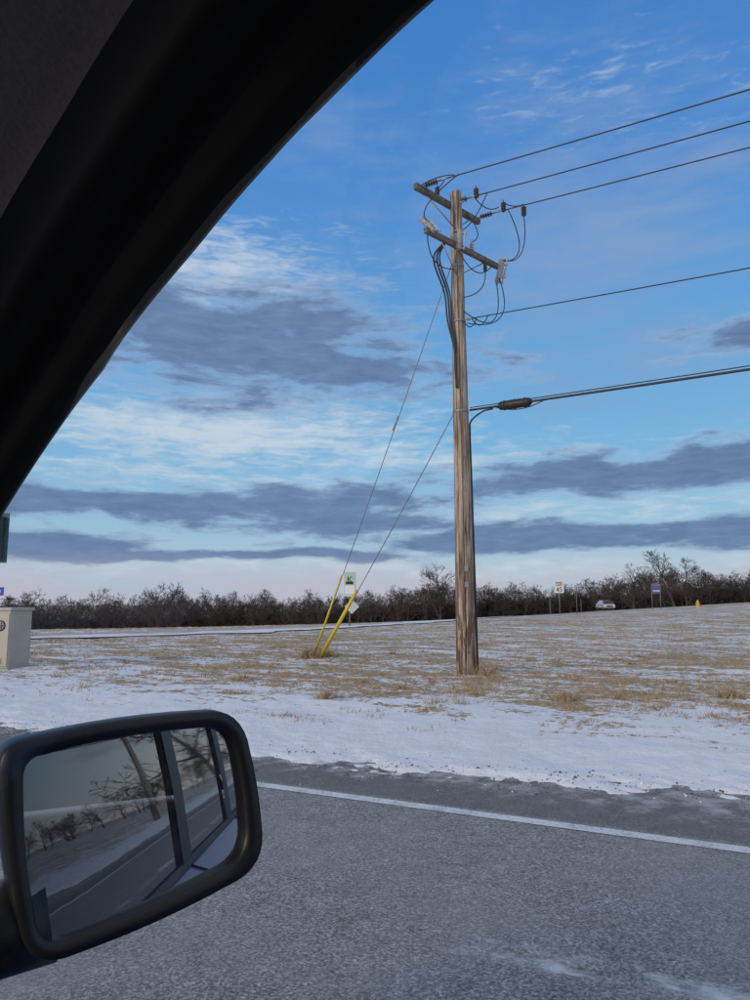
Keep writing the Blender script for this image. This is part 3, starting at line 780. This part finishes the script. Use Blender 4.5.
sideglass('front_door_glass', .98, -.34, clear, (1,)); sideglass('front_door_glass', .98, -.34, clear, (-1,))
sideglass('rear_door_glass', -.42, -1.18, priv, (1, -1)); sideglass('quarter_glass', -1.26, -2.0, priv, (1, -1))
def pillar(name, F0, F1, mat, lean=0.0):
    rows = []
    for i in range(2):
        F = (F0, F1)[i]
        rows.append([(F-lean*(k/8), Rg(1.0+(Tz(F)+.01-1.0)*k/8)+.004, 1.0+(Tz(F)+.01-1.0)*k/8) for k in range(9)])
    both(name, rows, [mat])
pillar('b_pillar', -.32, -.43, blkp); pillar('c_pillar', -1.16, -1.28, blkp); pillar('d_pillar', -1.72, -2.04, blue)
BZ = [(.25, .45), (.33, .54), (.45, .60), (.60, .63), (.74, .64), (.83, .637), (.90, .622), (.95, .595), (.985, .55), (1.005, .505), (1.02, .467)]
Fst = [2.35, 2.3, 2.2, 2.0, 1.7, 1.4, 1.1, .8, .5, .2, -.1, -.4, -.8, -1.2, -1.6, -1.9, -2.15, -2.4, -2.6, -2.72, -2.78]
def taper(F):
    return (.30*max(0, F-1.3)**2 if F > 1.3 else 0) + (.22*max(0, -F-1.5)**2)
rows = [[(F, R-taper(F), z-(.10*max(0, F-1.1) if z > .8 else 0)) for z, R in BZ] for F in Fst]
both('body_side', rows, [blue])
both('belt_trim', [[(F, Rg(1.0)+d, z) for F in (1.0, .5, 0, -.5, -1, -1.5, -2.0)] for z, d in ((1.018, .005), (1.030, .005), (1.032, -.006))], [rub])
both('door_card', [[(F, R, z) for F in (1.1, .3, -.35, -1.2, -2.0)] for z, R in ((.3, .38), (.7, .37), (.95, .39), (1.005, .44))], [blkp])
both('hood', [[(F, (.465-taper(F))*(1-f)+CC*f, 1.02-.10*max(0, F-1.1)+.05*sin(f*pi/2)) for F in (2.35, 2.2, 1.9, 1.5, 1.15, .95)] for f in (0, .15, .5, 1)], [blue])
both('tail', [[(F, (.465-taper(F))*(1-f)+CC*f, z) for F, z in ((-2.78, .3), (-2.78, .9), (-2.7, 1.0), (-2.2, 1.05), (-1.9, 1.05))] for f in (0, .5, 1)], [blue])
both('nose', [[(F, (.18)*(1-f)+CC*f, z) for F, z in ((2.35, .3), (2.4, .6), (2.35, .9))] for f in (0, 1)], [blue])
both('floor', [[(F, .42*(1-f)+CC*f, .26) for F in (2.3, 0, -2.7)] for f in (0, 1)], [blkp])
both('dashboard', [[(F, .37*(1-f)+CC*f, z) for F, z in ((.62, .5), (.60, .85), (.68, .98), (1.15, 1.02))] for f in (0, .5, 1)], [blkp])
for Fx in (-.385, -1.33, .95):
    tube('door_seam', [car(Fx, R+.001, z) for z, R in BZ[1:]], .004, rub, carE, 6)
for Fx in (-.18, -1.13):
    tube('door_handle', catmull([car(Fx+.10, .62, .89), car(Fx+.075, .66, .895), car(Fx-.075, .66, .895), car(Fx-.10, .62, .89)], 4), .012, blue, carE, 8)
for Fx in (-1.75, 1.45):
    R_ = .61-taper(Fx)
    lathe('wheel', car(Fx, R_-.2, .34), car(0, 1, 0), [(0, .34), (.19, .34), (.225, .32), (.225, .22), (.20, .21), (.19, .06), (.215, .05)], sblk, carE, 28)
    lathe('rim', car(Fx, R_-.005, .34), car(0, 1, 0), [(0, .2), (.02, .2), (.03, .17), (.0, .15), (.03, .04)], steel, carE, 28)
    tube('wheel_arch', [car(Fx+cos(radians(a))*.38, R_+.035-.02*(sin(radians(a))<.3), .34+sin(radians(a))*.38) for a in range(0, 181, 15)], .022, blkp, carE, 8)

# ------------------------------------------------------------------ side mirror
sm = empty('car_side_mirror')
MC = Vector((-.221, .738, H0-.224))
nF, nR, nz = -.871, -.480, .095
Nm = car(nF, nR, nz).normalized()                   # mirror normal
XR = Nm.cross(Vector((0, 0, 1))).normalized()
if XR.x < 0: XR = -XR
YU = XR.cross(-Nm).normalized()
if YU.z < 0: YU = -YU
def ML(x, y, d=0.0): return MC + XR*x + YU*y + Nm*d
def rounded(corners, radii, n=8):
    out = []
    m = len(corners)
    for i in range(m):
        p = Vector(corners[i]); a = Vector(corners[i-1]); b_ = Vector(corners[(i+1) % m]); r = radii[i]
        p0 = p+(a-p).normalized()*r; p1 = p+(b_-p).normalized()*r
        for k in range(n+1):
            tt = k/n; out.append(((1-tt)**2)*p0+2*tt*(1-tt)*p+tt*tt*p1)
        nx = Vector(corners[(i+1) % m]); a2 = p1; b2 = nx+(p-nx).normalized()*radii[(i+1) % m]
        e = (b2-a2); no = Vector((-e.y, e.x)).normalized()
        cen = sum((Vector(c_) for c_ in corners), Vector((0, 0)))/m
        if (a2-cen).dot(no) < 0: no = -no
        for k in range(1, 6):
            tt = k/6; out.append(a2.lerp(b2, tt)+no*.022*e.length*4*tt*(1-tt))
    return out
glassC = [(-.106, .087), (.092, .100), (.110, -.034), (-.086, -.073)]
G = rounded(glassC, [.022, .035, .035, .030])
mirr, t, b = newmat('mirror_silver')
pp = objco(t); b.inputs['Metallic'].default_value = 1
b.inputs['Base Color'].default_value = (.58, .64, .70, 1); b.inputs['Roughness'].default_value = 0.0
ds = t.new('ShaderNodeBsdfDiffuse'); ds.inputs[0].default_value = (.5, .5, .5, 1)
out = [n for n in t.n if n.type == 'OUTPUT_MATERIAL'][0]
mx = t.new('ShaderNodeMixShader'); t.put(mx.inputs[0], t.mr(t.noise(pp, 40, 4, .8), .4, .9, .03, .16)); t.l.new(b.outputs[0], mx.inputs[1]); t.l.new(ds.outputs[0], mx.inputs[2]); t.l.new(mx.outputs[0], out.inputs[0])
mesh('mirror_glass', [ML(p.x, p.y, -.012) for p in G], [tuple(range(len(G)))], mirr, sm)
housC = [(-.130, .104), (.106, .117), (.132, -.046), (-.096, -.090)]
Hh = rounded(housC, [.030, .045, .045, .04])
n = len(G)
rings = [(G, 1.0, -.013), (G, 1.012, -.004), (G, 1.03, .002), (Hh, .985, .003), (Hh, 1.0, -.004), (Hh, 1.01, -.02), (Hh, .99, -.05), (Hh, .90, -.085), (Hh, .72, -.11), (Hh, .4, -.122), (Hh, .1, -.125)]
V = []; Fc = []
for (S, sc_, d) in rings:
    for p in S: V.append(ML(p.x*sc_, p.y*sc_, d))
for i in range(len(rings)-1):
    for k in range(n): Fc.append((i*n+k, i*n+(k+1) % n, (i+1)*n+(k+1) % n, (i+1)*n+k))
Fc.append(tuple((len(rings)-1)*n+k for k in range(n)))
hous = simple('mirror_housing_plastic', (.012, .012, .014), .42, var=.3, scale=25, bump=.04)
mesh('mirror_housing', V, Fc, hous, sm, True)
secs = [(ML(-.07, -.054, -.04), .042), (ML(-.115, -.062, -.05), .040), (ML(-.16, -.071, -.06), .042), (ML(-.20, -.076, -.065), .05)]
tube('mounting_arm', [s[0] for s in secs], [s[1] for s in secs], hous, sm, 20)
print('done', len(bpy.data.objects))
